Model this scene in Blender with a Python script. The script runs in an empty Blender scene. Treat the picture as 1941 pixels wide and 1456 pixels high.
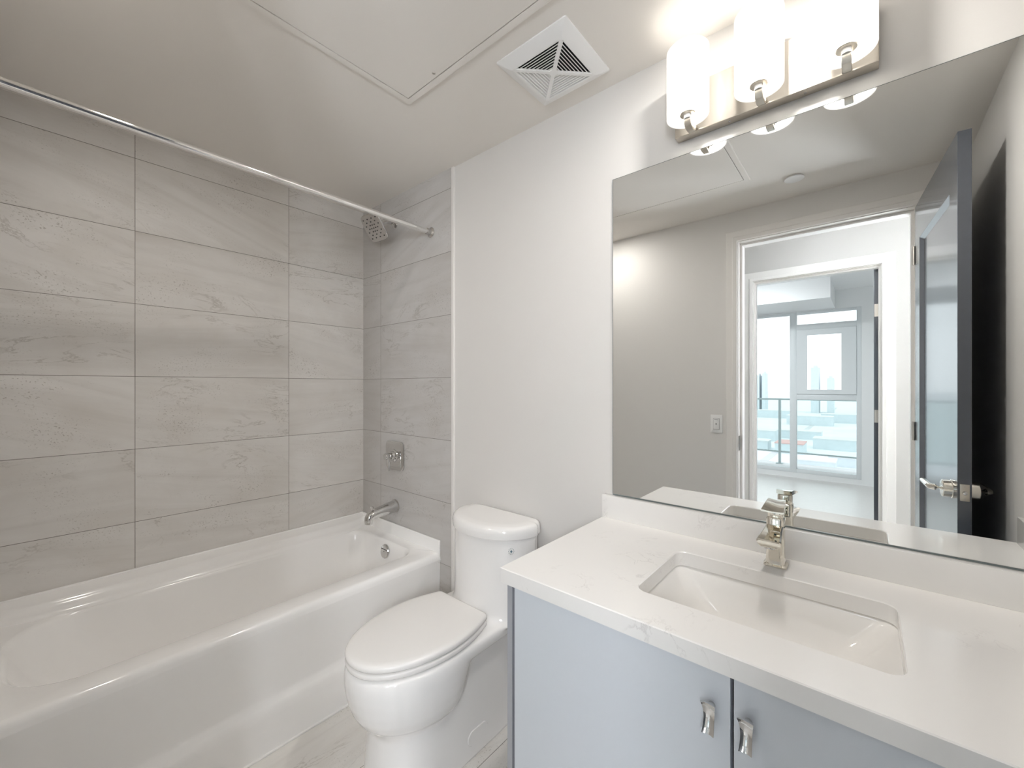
import bpy, bmesh, math, random
from math import sin, cos, pi, radians, sqrt, tan
from mathutils import Vector, Matrix

random.seed(7)
SC = bpy.context.scene
COL = SC.collection

# ------------------------------------------------------------------ camera, world, exposure
CAM_H = 1.32
cam_data = bpy.data.cameras.new('camera')
cam = bpy.data.objects.new('camera', cam_data)
COL.objects.link(cam)
cam_data.sensor_fit = 'HORIZONTAL'
cam_data.sensor_width = 36.0
cam_data.lens = 784.1 / 1941.0 * 36.0
cam_data.shift_y = 3.0 / 1941.0
cam_data.clip_start = 0.02
cam_data.clip_end = 6000
cam.location = (0, 0, CAM_H)
cam.rotation_euler = (pi / 2, 0, -radians(49.374))
SC.camera = cam

SC.view_settings.view_transform = 'Standard'
SC.view_settings.look = 'None'
SC.view_settings.gamma = 1.0
SC.view_settings.use_curve_mapping = False
SC.view_settings.exposure = 1.0

SKY_STRENGTH = 1.05
SHADE_STRENGTH = 0.5
BULB_STRENGTH = 13
HALL_FILL_STRENGTH = 5.4
BED_FILL_STRENGTH = 76
FILL_DOWNLIGHT_STRENGTH = 112
FILL_SCONCE_STRENGTH = 40
COUNTER_FILL_STRENGTH = 190

world = bpy.data.worlds.new('overcast_sky')
SC.world = world
world.use_nodes = True
bg = world.node_tree.nodes['Background']
bg.inputs['Color'].default_value = (0.90, 0.96, 1.0, 1)
bg.inputs['Strength'].default_value = SKY_STRENGTH

SC.cycles.max_bounces = 24
SC.cycles.diffuse_bounces = 20
SC.cycles.glossy_bounces = 6
SC.cycles.transparent_max_bounces = 12
SC.cycles.caustics_reflective = False
SC.cycles.caustics_refractive = False
SC.cycles.sample_clamp_indirect = 8.0
SC.cycles.use_denoising = True

# ------------------------------------------------------------------ materials
def mat(name, color, rough=0.5, metal=0.0, spec=0.5, coat=0.0, emit=None, strength=0.0):
    m = bpy.data.materials.new(name)
    m.use_nodes = True
    b = m.node_tree.nodes['Principled BSDF']
    b.inputs['Base Color'].default_value = (*color, 1)
    b.inputs['Roughness'].default_value = rough
    b.inputs['Metallic'].default_value = metal
    b.inputs['Specular IOR Level'].default_value = spec
    b.inputs['Coat Weight'].default_value = coat
    if emit:
        b.inputs['Emission Color'].default_value = (*emit, 1)
        b.inputs['Emission Strength'].default_value = strength
    return m

def node(nt, kind, **kw):
    n = nt.nodes.new(kind)
    for k, v in kw.items():
        setattr(n, k, v)
    return n

def setin(n, **kw):
    for k, v in kw.items():
        n.inputs[k.replace('_', ' ')].default_value = v

def add_grain(m, scale=180.0, amount=0.03, bump=0.02):
    """fine paint / glaze unevenness: slight tint change plus a little bump"""
    nt = m.node_tree
    b = nt.nodes['Principled BSDF']
    tc = node(nt, 'ShaderNodeTexCoord')
    nz = node(nt, 'ShaderNodeTexNoise')
    setin(nz, Scale=scale, Detail=3.0)
    nt.links.new(tc.outputs['Object'], nz.inputs['Vector'])
    base = b.inputs['Base Color'].default_value[:]
    mx = node(nt, 'ShaderNodeMix', data_type='RGBA')
    mx.inputs['A'].default_value = tuple(c * (1 - amount) for c in base[:3]) + (1,)
    mx.inputs['B'].default_value = tuple(min(1, c * (1 + amount)) for c in base[:3]) + (1,)
    nt.links.new(nz.outputs['Fac'], mx.inputs['Factor'])
    nt.links.new(mx.outputs['Result'], b.inputs['Base Color'])
    if bump:
        bp = node(nt, 'ShaderNodeBump')
        setin(bp, Strength=bump, Distance=0.002)
        nt.links.new(nz.outputs['Fac'], bp.inputs['Height'])
        nt.links.new(bp.outputs['Normal'], b.inputs['Normal'])
    return m

def tile_material(name, ua, va, u0, v0, w, h, grout=0.0022, tint=(1, 1, 1)):
    """large stone look porcelain tiles: stacked grid on world axes ua/va, each tile with its own veining"""
    m = bpy.data.materials.new(name)
    m.use_nodes = True
    nt = m.node_tree
    L = nt.links
    b = nt.nodes['Principled BSDF']
    geo = node(nt, 'ShaderNodeNewGeometry')
    sep = node(nt, 'ShaderNodeSeparateXYZ')
    L.new(geo.outputs['Position'], sep.inputs[0])
    def math_(op, a, bb=None, clamp=False):
        n = node(nt, 'ShaderNodeMath', operation=op, use_clamp=clamp)
        for i, v in enumerate((a, bb)):
            if v is None:
                continue
            if isinstance(v, (int, float)):
                n.inputs[i].default_value = v
            else:
                L.new(v, n.inputs[i])
        return n.outputs[0]
    U = math_('DIVIDE', math_('SUBTRACT', sep.outputs[ua], u0), w)
    V = math_('DIVIDE', math_('SUBTRACT', sep.outputs[va], v0), h)
    fu, fv = math_('FLOOR', U), math_('FLOOR', V)
    cu, cv = math_('SUBTRACT', U, fu), math_('SUBTRACT', V, fv)
    du = math_('MULTIPLY', math_('MINIMUM', cu, math_('SUBTRACT', 1.0, cu)), w)
    dv = math_('MULTIPLY', math_('MINIMUM', cv, math_('SUBTRACT', 1.0, cv)), h)
    dist = math_('MINIMUM', du, dv)
    isgrout = math_('LESS_THAN', dist, grout * 0.5)
    cell = node(nt, 'ShaderNodeCombineXYZ')
    L.new(fu, cell.inputs[0]); L.new(fv, cell.inputs[1])
    wn = node(nt, 'ShaderNodeTexWhiteNoise', noise_dimensions='3D')
    L.new(cell.outputs[0], wn.inputs['Vector'])
    rnd = wn.outputs['Value']
    # tile-local coordinate, slightly rotated and shifted per tile
    loc = node(nt, 'ShaderNodeCombineXYZ')
    L.new(math_('MULTIPLY', U, w), loc.inputs[0])
    L.new(math_('MULTIPLY', V, h), loc.inputs[1])
    L.new(math_('MULTIPLY', rnd, 37.0), loc.inputs[2])
    rot = node(nt, 'ShaderNodeVectorRotate', rotation_type='Z_AXIS')
    L.new(loc.outputs[0], rot.inputs['Vector'])
    L.new(math_('MULTIPLY', math_('SUBTRACT', rnd, 0.40), 0.55), rot.inputs['Angle'])
    def noise(scale_vec, detail=4.0, rough=0.55, dist_=0.0):
        mp = node(nt, 'ShaderNodeMapping')
        mp.inputs['Scale'].default_value = scale_vec
        L.new(rot.outputs[0], mp.inputs['Vector'])
        n = node(nt, 'ShaderNodeTexNoise')
        setin(n, Scale=1.0, Detail=detail, Roughness=rough, Distortion=dist_)
        L.new(mp.outputs[0], n.inputs['Vector'])
        return n.outputs['Fac']
    def ramp(fac, stops):
        r = node(nt, 'ShaderNodeValToRGB')
        els = r.color_ramp.elements
        els[0].position, els[0].color = stops[0][0], (*stops[0][1], 1)
        els[1].position, els[1].color = stops[-1][0], (*stops[-1][1], 1)
        for p, c in stops[1:-1]:
            e = els.new(p); e.color = (*c, 1)
        L.new(fac, r.inputs[0])
        return r.outputs[0]
    def mixc(mode, fac, a, bb):
        n = node(nt, 'ShaderNodeMix', data_type='RGBA', blend_type=mode)
        if isinstance(fac, (int, float)):
            n.inputs['Factor'].default_value = fac
        else:
            L.new(fac, n.inputs['Factor'])
        for k, v in (('A', a), ('B', bb)):
            if isinstance(v, tuple):
                n.inputs[k].default_value = (*v, 1)
            else:
                L.new(v, n.inputs[k])
        return n.outputs['Result']
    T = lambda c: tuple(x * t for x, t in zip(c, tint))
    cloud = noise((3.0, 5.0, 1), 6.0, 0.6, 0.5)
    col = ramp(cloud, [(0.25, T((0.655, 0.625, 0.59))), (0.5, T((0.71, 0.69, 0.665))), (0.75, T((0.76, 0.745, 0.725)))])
    # broad bedding bands
    band = noise((1.2, 16.0, 1), 6.0, 0.6, 0.8)
    col = mixc('MULTIPLY', 0.36, col, ramp(band, [(0.28, (0.78, 0.76, 0.73)), (0.48, (1, 1, 1)), (0.70, (1.14, 1.14, 1.14))]))
    # fine thin veins
    vn = noise((2.4, 6.5, 1), 8.0, 0.62, 1.2)
    vein = ramp(vn, [(0.485, (0, 0, 0)), (0.5, (1, 1, 1)), (0.515, (0, 0, 0))])
    mask = ramp(noise((3.0, 4.0, 3), 2.0), [(0.52, (0, 0, 0)), (0.66, (1, 1, 1))])
    vm = mixc('MULTIPLY', 1.0, vein, mask)
    col = mixc('MIX', mixc('MULTIPLY', 1.0, vm, (0.6, 0.6, 0.6)), col, T((0.40, 0.37, 0.33)))
    # sandy pits
    pits = ramp(noise((150, 190, 1), 2.0, 0.5), [(0.60, (0, 0, 0)), (0.70, (1, 1, 1))])
    pm = ramp(noise((4.0, 7.0, 5), 3.0, 0.6), [(0.50, (0, 0, 0)), (0.64, (1, 1, 1))])
    col = mixc('MIX', mixc('MULTIPLY', 1.0, mixc('MULTIPLY', 1.0, pits, pm), (0.7, 0.7, 0.7)), col, T((0.33, 0.30, 0.26)))
    # tile to tile shade
    shade = ramp(rnd, [(0.0, (0.97, 0.967, 0.963)), (1.0, (1.03, 1.03, 1.03))])
    col = mixc('MULTIPLY', 1.0, col, shade)
    col = mixc('MIX', isgrout, col, (0.21, 0.195, 0.175))
    L.new(col, b.inputs['Base Color'])
    b.inputs['Roughness'].default_value = 0.42
    b.inputs['Specular IOR Level'].default_value = 0.4
    bp = node(nt, 'ShaderNodeBump')
    setin(bp, Strength=0.5, Distance=0.001)
    L.new(math_('MINIMUM', math_('DIVIDE', dist, grout), 1.0), bp.inputs['Height'])
    L.new(bp.outputs['Normal'], b.inputs['Normal'])
    return m

def quartz_material():
    m = mat('white_quartz', (0.84, 0.83, 0.81), 0.16, coat=0.2)
    nt = m.node_tree; L = nt.links
    b = nt.nodes['Principled BSDF']
    geo = node(nt, 'ShaderNodeNewGeometry')
    def noise(scale, detail, dist_, rough=0.6):
        n = node(nt, 'ShaderNodeTexNoise')
        setin(n, Scale=scale, Detail=detail, Distortion=dist_, Roughness=rough)
        L.new(geo.outputs['Position'], n.inputs['Vector'])
        return n.outputs['Fac']
    def ramp(fac, stops):
        r = node(nt, 'ShaderNodeValToRGB')
        els = r.color_ramp.elements
        els[0].position, els[0].color = stops[0][0], (stops[0][1],) * 3 + (1,)
        els[1].position, els[1].color = stops[-1][0], (stops[-1][1],) * 3 + (1,)
        for p, c in stops[1:-1]:
            e = els.new(p); e.color = (c, c, c, 1)
        L.new(fac, r.inputs[0])
        return r.outputs[0]
    vein = ramp(noise(7.0, 9.0, 1.6), [(0.484, 0), (0.5, 1), (0.516, 0)])
    mask = ramp(noise(5.0, 3.0, 0.3), [(0.55, 0), (0.66, 1)])
    mul = node(nt, 'ShaderNodeMath', operation='MULTIPLY'); L.new(vein, mul.inputs[0]); L.new(mask, mul.inputs[1])
    mul2 = node(nt, 'ShaderNodeMath', operation='MULTIPLY'); L.new(mul.outputs[0], mul2.inputs[0]); mul2.inputs[1].default_value = 0.34
    mx = node(nt, 'ShaderNodeMix', data_type='RGBA')
    L.new(mul2.outputs[0], mx.inputs['Factor'])
    mx.inputs['A'].default_value = (0.85, 0.838, 0.82, 1)
    mx.inputs['B'].default_value = (0.45, 0.43, 0.42, 1)
    L.new(mx.outputs['Result'], b.inputs['Base Color'])
    return m

def pane_material(name, tint):
    m = bpy.data.materials.new(name); m.use_nodes = True
    nt = m.node_tree
    for n in list(nt.nodes):
        nt.nodes.remove(n)
    out = node(nt, 'ShaderNodeOutputMaterial')
    tr = node(nt, 'ShaderNodeBsdfTransparent'); tr.inputs[0].default_value = (*tint, 1)
    gl = node(nt, 'ShaderNodeBsdfGlossy'); gl.inputs['Roughness'].default_value = 0.01
    fr = node(nt, 'ShaderNodeFresnel'); fr.inputs[0].default_value = 1.45
    mx = node(nt, 'ShaderNodeMixShader')
    nt.links.new(fr.outputs[0], mx.inputs[0]); nt.links.new(tr.outputs[0], mx.inputs[1]); nt.links.new(gl.outputs[0], mx.inputs[2])
    nt.links.new(mx.outputs[0], out.inputs[0])
    return m

def brushed_metal(name, color, rough, stretch=(400, 400, 6)):
    m = mat(name, color, rough, metal=1.0)
    nt = m.node_tree; b = nt.nodes['Principled BSDF']
    tc = node(nt, 'ShaderNodeTexCoord'); mp = node(nt, 'ShaderNodeMapping'); mp.inputs['Scale'].default_value = stretch
    nz = node(nt, 'ShaderNodeTexNoise'); setin(nz, Scale=1.0, Detail=2.0)
    nt.links.new(tc.outputs['Object'], mp.inputs[0]); nt.links.new(mp.outputs[0], nz.inputs['Vector'])
    mr = node(nt, 'ShaderNodeMapRange'); mr.inputs['To Min'].default_value = rough * 0.8; mr.inputs['To Max'].default_value = rough * 1.3
    nt.links.new(nz.outputs['Fac'], mr.inputs['Value']); nt.links.new(mr.outputs[0], b.inputs['Roughness'])
    return m

M = {}
M['paint'] = add_grain(mat('wall_paint', (0.73, 0.715, 0.695), 0.55, spec=0.3), 260, 0.012, 0.03)
M['ceiling'] = add_grain(mat('ceiling_paint', (0.78, 0.75, 0.71), 0.75, spec=0.2), 300, 0.015, 0.05)
M['trim'] = add_grain(mat('trim_paint', (0.80, 0.78, 0.755), 0.35), 90, 0.01, 0.0)
M['hall_paint'] = add_grain(mat('hall_paint', (0.58, 0.565, 0.545), 0.6, spec=0.3), 260, 0.012, 0.03)
M['white_paint'] = add_grain(mat('white_paint', (0.86, 0.87, 0.875), 0.6, spec=0.3), 260, 0.012, 0.03)
M['tile_back'] = tile_material('stone_tile', 0, 2, 0.289 - 0.612 * 4, 2.2797 - 0.307 * 8, 0.612, 0.307)
M['tile_side'] = tile_material('stone_tile_on_side_wall', 1, 2, 2.148 - 0.617 * 5, 2.2797 - 0.307 * 8, 0.617, 0.307, tint=(0.75, 0.75, 0.755))  # same tile tinted darker: the side walls' shade is in the tint
M['tile_floor'] = tile_material('stone_floor_tile', 0, 1, 0.30 - 0.612 * 20, 1.02 - 0.307 * 20, 0.612, 0.307, tint=(1.0, 1.0, 0.99))
M['wood_floor'] = add_grain(mat('pale_floor', (0.72, 0.71, 0.69), 0.35), 30, 0.05, 0.0)
M['acrylic'] = add_grain(mat('white_tub_acrylic', (0.92, 0.912, 0.90), 0.14, coat=0.3), 40, 0.006, 0.0)
M['porcelain'] = add_grain(mat('white_porcelain', (0.88, 0.872, 0.862), 0.08, coat=0.4), 40, 0.006, 0.0)
M['seat_plastic'] = add_grain(mat('white_seat_plastic', (0.85, 0.835, 0.815), 0.22), 60, 0.006, 0.0)
M['basin'] = add_grain(mat('basin_ceramic', (0.83, 0.815, 0.79), 0.1, coat=0.3), 40, 0.006, 0.0)
M['quartz'] = quartz_material()
M['cabinet'] = add_grain(mat('grey_cabinet_lacquer', (0.61, 0.645, 0.69), 0.34), 140, 0.01, 0.0)
M['cabinet_edge'] = add_grain(mat('grey_cabinet_edge', (0.36, 0.37, 0.40), 0.4), 140, 0.01, 0.0)
M['chrome'] = mat('polished_chrome', (0.66, 0.655, 0.645), 0.04, metal=1.0)
M['satin_chrome'] = brushed_metal('satin_chrome', (0.58, 0.565, 0.55), 0.18)
M['nickel'] = brushed_metal('brushed_nickel', (0.60, 0.555, 0.49), 0.3)
M['polished_nickel'] = mat('polished_nickel', (0.80, 0.765, 0.69), 0.05, metal=1.0)
M['mirror'] = mat('silvered_mirror', (0.93, 0.945, 0.94), 0.0, metal=1.0)
M['mirror_edge'] = mat('mirror_glass_edge', (0.16, 0.19, 0.19), 0.15)
M['dark'] = mat('dark_gap', (0.02, 0.02, 0.022), 0.8, spec=0.1)  # near-black colour stands in for shade in gaps and openings
M['rubber'] = mat('dark_rubber', (0.04, 0.04, 0.04), 0.6)
M['white_plastic'] = add_grain(mat('white_plastic', (0.82, 0.82, 0.815), 0.32), 120, 0.008, 0.0)
M['door'] = add_grain(mat('charcoal_door_paint', (0.075, 0.085, 0.105), 0.25, spec=0.6, coat=0.5), 60, 0.05, 0.0)
M['caulk'] = mat('white_caulk', (0.86, 0.85, 0.83), 0.4)
M['shade'] = mat('lit_opal_glass', (0.45, 0.445, 0.435), 0.25, emit=(1.0, 0.955, 0.89), strength=SHADE_STRENGTH)
M['bulb'] = mat('lit_bulb_glass', (0.95, 0.95, 0.95), 0.3, emit=(1.0, 0.95, 0.87), strength=BULB_STRENGTH)
M['hall_lamp'] = mat('lit_hall_diffuser', (0.9, 0.9, 0.9), 0.4, emit=(0.90, 0.94, 1.0), strength=HALL_FILL_STRENGTH)
M['bed_lamp'] = mat('lit_bedroom_diffuser', (0.9, 0.9, 0.9), 0.4, emit=(0.93, 0.97, 1.0), strength=BED_FILL_STRENGTH)
M['downlight'] = mat('lit_downlight_lens', (0.9, 0.9, 0.9), 0.4, emit=(1.0, 0.955, 0.90), strength=FILL_DOWNLIGHT_STRENGTH)
M['counter_downlight'] = mat('lit_counter_downlight_lens', (0.9, 0.9, 0.9), 0.4, emit=(1.0, 0.96, 0.91), strength=COUNTER_FILL_STRENGTH)
M['sconce'] = mat('lit_sconce_diffuser', (0.9, 0.9, 0.9), 0.4, emit=(0.90, 0.945, 1.0), strength=FILL_SCONCE_STRENGTH)
M['door'].node_tree.nodes['Principled BSDF'].inputs['Coat Roughness'].default_value = 0.10
M['rod_chrome'] = mat('bright_chrome', (0.88, 0.875, 0.86), 0.07, metal=1.0)
M['pane'] = pane_material('window_glass', (0.97, 0.985, 0.985))
M['rail_glass'] = pane_material('railing_glass', (0.93, 0.97, 0.96))
M['window_frame'] = add_grain(mat('window_frame_paint', (0.74, 0.77, 0.785), 0.4), 60, 0.01, 0.0)
M['rail_metal'] = add_grain(mat('railing_metal', (0.36, 0.43, 0.43), 0.4, metal=0.3), 60, 0.02, 0.0)
M['concrete'] = add_grain(mat('pale_concrete', (0.66, 0.67, 0.67), 0.9, spec=0.1), 0.6, 0.06, 0.0)
M['tower'] = add_grain(mat('pale_tower_facade', (0.60, 0.655, 0.68), 0.7, spec=0.2), 0.25, 0.10, 0.0)  # facade colour paled to stand in for distance haze
M['snow'] = add_grain(mat('snowy_ground', (0.70, 0.73, 0.75), 0.9, spec=0.1), 0.02, 0.14, 0.0)
M['brick'] = add_grain(mat('faded_red_roof', (0.62, 0.40, 0.38), 0.9, spec=0.1), 0.3, 0.08, 0.0)  # pale red roof colour
M['asphalt'] = add_grain(mat('pale_asphalt', (0.55, 0.56, 0.57), 0.9, spec=0.1), 0.1, 0.05, 0.0)
M['led'] = mat('switch_indicator', (0.12, 0.12, 0.12), 0.4)
M['emblem'] = mat('emblem_print', (0.09, 0.16, 0.20), 0.4)
M['hinge'] = brushed_metal('satin_hinge_metal', (0.55, 0.52, 0.48), 0.3)

# ------------------------------------------------------------------ object helpers
def world_loc(o):
    v = Vector((0, 0, 0))
    while o is not None:
        v += o.location
        o = o.parent
    return v

def obj(name, bm, material, parent=None, smooth=35.0):
    bmesh.ops.recalc_face_normals(bm, faces=bm.faces)
    me = bpy.data.meshes.new(name)
    co = [v.co for v in bm.verts]
    lo = Vector([min(c[i] for c in co) for i in range(3)])
    hi = Vector([max(c[i] for c in co) for i in range(3)])
    o0 = Vector(((lo.x + hi.x) / 2, (lo.y + hi.y) / 2, lo.z))
    bmesh.ops.translate(bm, verts=bm.verts, vec=-o0)
    bm.to_mesh(me); bm.free()
    if smooth:
        me.polygons.foreach_set('use_smooth', [True] * len(me.polygons))
        me.set_sharp_from_angle(angle=radians(smooth))
    mats = material if isinstance(material, (list, tuple)) else [material]
    for m in mats:
        me.materials.append(m)
    o = bpy.data.objects.new(name, me)
    COL.objects.link(o)
    if parent is not None:
        o.location = o0 - world_loc(parent)
        o.parent = parent
    else:
        o.location = o0
    return o

def tag(o, label=None, cat=None, group=None, kind=None):
    if label: o['label'] = label
    if cat: o['category'] = cat
    if group: o['group'] = group
    if kind: o['kind'] = kind
    return o

def thing(name, label, cat, loc, group=None):
    o = bpy.data.objects.new(name, None)
    COL.objects.link(o)
    o.empty_display_size = 0.05
    o.location = loc
    return tag(o, label, cat, group)

def struct(name, bm, material, label=None, cat=None, parent=None, smooth=35.0):
    o = obj(name, bm, material, parent, smooth)
    if parent is None:
        o['kind'] = 'structure'
        tag(o, label, cat)
    return o

def BM():
    return bmesh.new()

def box(bm, x0, x1, y0, y1, z0, z1, bev=0.0, seg=2, mi=0):
    vs = [bm.verts.new((x, y, z)) for x in (x0, x1) for y in (y0, y1) for z in (z0, z1)]
    fs = [bm.faces.new([vs[i] for i in q]) for q in ((0, 1, 3, 2), (4, 6, 7, 5), (0, 4, 5, 1), (2, 3, 7, 6), (0, 2, 6, 4), (1, 5, 7, 3))]
    for f in fs:
        f.material_index = mi
    if bev > 0:
        es = list({e for f in fs for e in f.edges})
        bmesh.ops.bevel(bm, geom=es, offset=bev, segments=seg, profile=0.5, affect='EDGES')
    return bm

def loft(bm, loops, cap0=True, cap1=True, closed=False, mi=0):
    rings = [[bm.verts.new(p) for p in lp] for lp in loops]
    n = len(rings[0])
    pairs = list(zip(rings, rings[1:]))
    if closed:
        pairs.append((rings[-1], rings[0]))
    for a, b in pairs:
        for i in range(n):
            j = (i + 1) % n
            f = bm.faces.new((a[i], a[j], b[j], b[i])); f.material_index = mi
    if not closed:
        if cap0:
            f = bm.faces.new(rings[0][::-1]); f.material_index = mi
        if cap1:
            f = bm.faces.new(rings[-1]); f.material_index = mi
    return bm

def rrect(x0, x1, y0, y1, r, z, n=6, rl=None):
    pts = []
    rl = r if rl is None else rl
    for cx_, cy_, a0, q in ((x1 - r, y1 - r, 0, r), (x0 + rl, y1 - rl, pi / 2, rl), (x0 + rl, y0 + rl, pi, rl), (x1 - r, y0 + r, 1.5 * pi, r)):
        for k in range(n + 1):
            a = a0 + pi / 2 * k / n
            pts.append((cx_ + q * cos(a), cy_ + q * sin(a), z))
    return pts

def frame_of(d):
    d = Vector(d).normalized()
    up = Vector((0, 0, 1)) if abs(d.z) < 0.95 else Vector((1, 0, 0))
    a = d.cross(up).normalized()
    return d, a, a.cross(d).normalized()

def lathe(bm, profile, origin, axis, n=32, mi=0):
    """profile: list of (distance along axis, radius)"""
    d, a, b = frame_of(axis)
    o = Vector(origin)
    loops = []
    for t, r in profile:
        r = max(r, 1e-5)
        loops.append([o + d * t + a * (r * cos(2 * pi * k / n)) + b * (r * sin(2 * pi * k / n)) for k in range(n)])
    return loft(bm, loops, mi=mi)

def tube(bm, pts, r, n=16, mi=0):
    pts = [Vector(p) for p in pts]
    loops = []
    up = None
    for i, p in enumerate(pts):
        t = (pts[min(i + 1, len(pts) - 1)] - pts[max(i - 1, 0)]).normalized()
        if up is None:
            _, a, b = frame_of(t)
        else:
            a = (up - t * up.dot(t)).normalized()
            b = t.cross(a)
        up = a
        rr = r[i] if isinstance(r, (list, tuple)) else r
        loops.append([p + a * (rr * cos(2 * pi * k / n)) + b * (rr * sin(2 * pi * k / n)) for k in range(n)])
    return loft(bm, loops, mi=mi)

def bar_path(bm, pts, wdir, w, t, bev=0.0):
    """flat bar of width w (along wdir) and thickness t following pts"""
    pts = [Vector(p) for p in pts]
    wd = Vector(wdir).normalized()
    loops = []
    for i, p in enumerate(pts):
        tg = (pts[min(i + 1, len(pts) - 1)] - pts[max(i - 1, 0)]).normalized()
        nn = tg.cross(wd).normalized()
        q = []
        h, k = w / 2, t / 2
        c = min(bev, k * 0.9)
        for sx, sy in ((h, k - c), (h - c, k), (-h + c, k), (-h, k - c), (-h, -k + c), (-h + c, -k), (h - c, -k), (h, -k + c)):
            q.append(p + wd * sx + nn * sy)
        loops.append(q)
    return loft(bm, loops)

def arc(c, r, a0, a1, n, plane='xz', fixed=0.0):
    out = []
    for k in range(n + 1):
        a = a0 + (a1 - a0) * k / n
        u, v = c[0] + r * cos(a), c[1] + r * sin(a)
        out.append((u, fixed, v) if plane == 'xz' else (fixed, u, v) if plane == 'yz' else (u, v, fixed))
    return out

def oriented(bm_fn, origin, normal, upv=(0, 0, 1)):
    """build with bm_fn in local axes (x right, y up, z = normal) and place"""
    bm = BM()
    bm_fn(bm)
    nz = Vector(normal).normalized()
    upv = Vector(upv)
    y = (upv - nz * upv.dot(nz)).normalized()
    x = y.cross(nz)
    m = Matrix(((x.x, y.x, nz.x, origin[0]), (x.y, y.y, nz.y, origin[1]), (x.z, y.z, nz.z, origin[2]), (0, 0, 0, 1)))
    bmesh.ops.transform(bm, matrix=m, verts=bm.verts)
    return bm

# ------------------------------------------------------------------ dimensions (metres, floor z = 0, camera above x = y = 0)
XT, XW = 1.331, 1.338          # tile plane, painted mirror wall plane
YB = 2.344                     # tiled long wall behind the tub
XD = -0.128                    # door wall plane (bathroom side)
YR = -0.352                    # right hand wall
ZC = 2.378                     # bathroom ceiling
ZH = 2.56                      # hall / bedroom ceiling
XH = -1.20                     # far hall wall plane
XBW = -4.50                    # bedroom window wall plane
OY0, OY1, OZ = -0.178, 0.590, 2.188   # bathroom door opening
HY0, HY1, HZ = -0.075, 0.705, 2.165   # bedroom door opening

# ------------------------------------------------------------------ setting: bathroom shell
b = BM(); box(b, XD - 0.12, XW + 0.1, YR - 0.1, YB + 0.12, -0.12, 0.0); struct('floor', b, M['tile_floor'], smooth=0)
b = BM(); box(b, XD - 0.12, XW + 0.1, YR - 0.1, YB + 0.12, ZC, ZC + 0.1); struct('ceiling', b, M['ceiling'], smooth=0)
b = BM(); box(b, XW, XW + 0.1, YR - 0.1, YB + 0.1, 0, ZC + 0.05); struct('wall_right', b, M['paint'], smooth=0)
b = BM(); box(b, XD - 0.12, XW + 0.1, YB, YB + 0.12, 0, ZC + 0.05); struct('wall_back', b, M['tile_back'], smooth=0)
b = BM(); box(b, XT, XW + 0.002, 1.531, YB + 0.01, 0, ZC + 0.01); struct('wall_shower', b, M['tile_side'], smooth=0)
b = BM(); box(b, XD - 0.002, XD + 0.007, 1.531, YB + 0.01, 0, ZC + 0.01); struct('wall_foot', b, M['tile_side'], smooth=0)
b = BM(); box(b, XD - 0.12, XW + 0.1, YR - 0.1, YR, 0, ZC + 0.05); struct('wall_side', b, M['paint'], smooth=0)
b = BM()
box(b, XD - 0.12, XD, OY1 + 0.006, YB + 0.1, 0, ZH + 0.05)
box(b, XD - 0.12, XD, YR - 0.1, OY0 - 0.006, 0, ZH + 0.05)
box(b, XD - 0.12, XD, OY0 - 0.006, OY1 + 0.006, OZ + 0.006, ZH + 0.05)
struct('wall_front', b, M['paint'], smooth=0)
b = BM(); box(b, XT - 0.001, XW + 0.002, 1.512, 1.531, 0, ZC, 0.002); struct('trim_1', b, M['trim'])
b = BM(); box(b, XD - 0.002, XD + 0.008, 1.512, 1.531, 0, ZC, 0.002); struct('trim_2', b, M['trim'])
# baseboards where the bathroom wall meets the floor
b = BM(); box(b, XW - 0.012, XW + 0.002, 0.70, 1.512, 0, 0.09, 0.003); struct('baseboard_right', b, M['trim'])
b = BM(); box(b, XD - 0.002, XD + 0.012, 0.667, 1.512, 0, 0.09, 0.003); struct('baseboard_front', b, M['trim'])

# door casings and jambs
def casing(name, x, sgn, y0, y1, z1, w=0.072):
    """mitred casing round an opening: flat board with a raised inner bead, swept along the profile"""
    b = BM()
    r = 0.005
    # profile: (distance outwards from the opening edge, height proud of the wall)
    pr = [(r, -0.002), (r, 0.016), (r + 0.002, 0.0175), (r + 0.022, 0.0175), (r + 0.025, 0.0155), (r + 0.027, 0.0115), (r + w - 0.003, 0.0105), (r + w, 0.008), (r + w, -0.002)]
    loops = []
    for d, h in pr:
        X = x + sgn * h
        loops.append([(X, y0 - d, 0.0), (X, y0 - d, z1 + d), (X, y1 + d, z1 + d), (X, y1 + d, 0.0)])
    for i in range(3):
        for k in range(len(pr)):
            k2 = (k + 1) % len(pr)
            vs = [b.verts.new(loops[k][i]), b.verts.new(loops[k][i + 1]), b.verts.new(loops[k2][i + 1]), b.verts.new(loops[k2][i])]
            b.faces.new(vs)
    for e in (0, 3):
        b.faces.new([b.verts.new(l[e]) for l in loops])
    bmesh.ops.remove_doubles(b, verts=b.verts, dist=1e-6)
    return struct(name, b, M['trim'], smooth=20)

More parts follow.
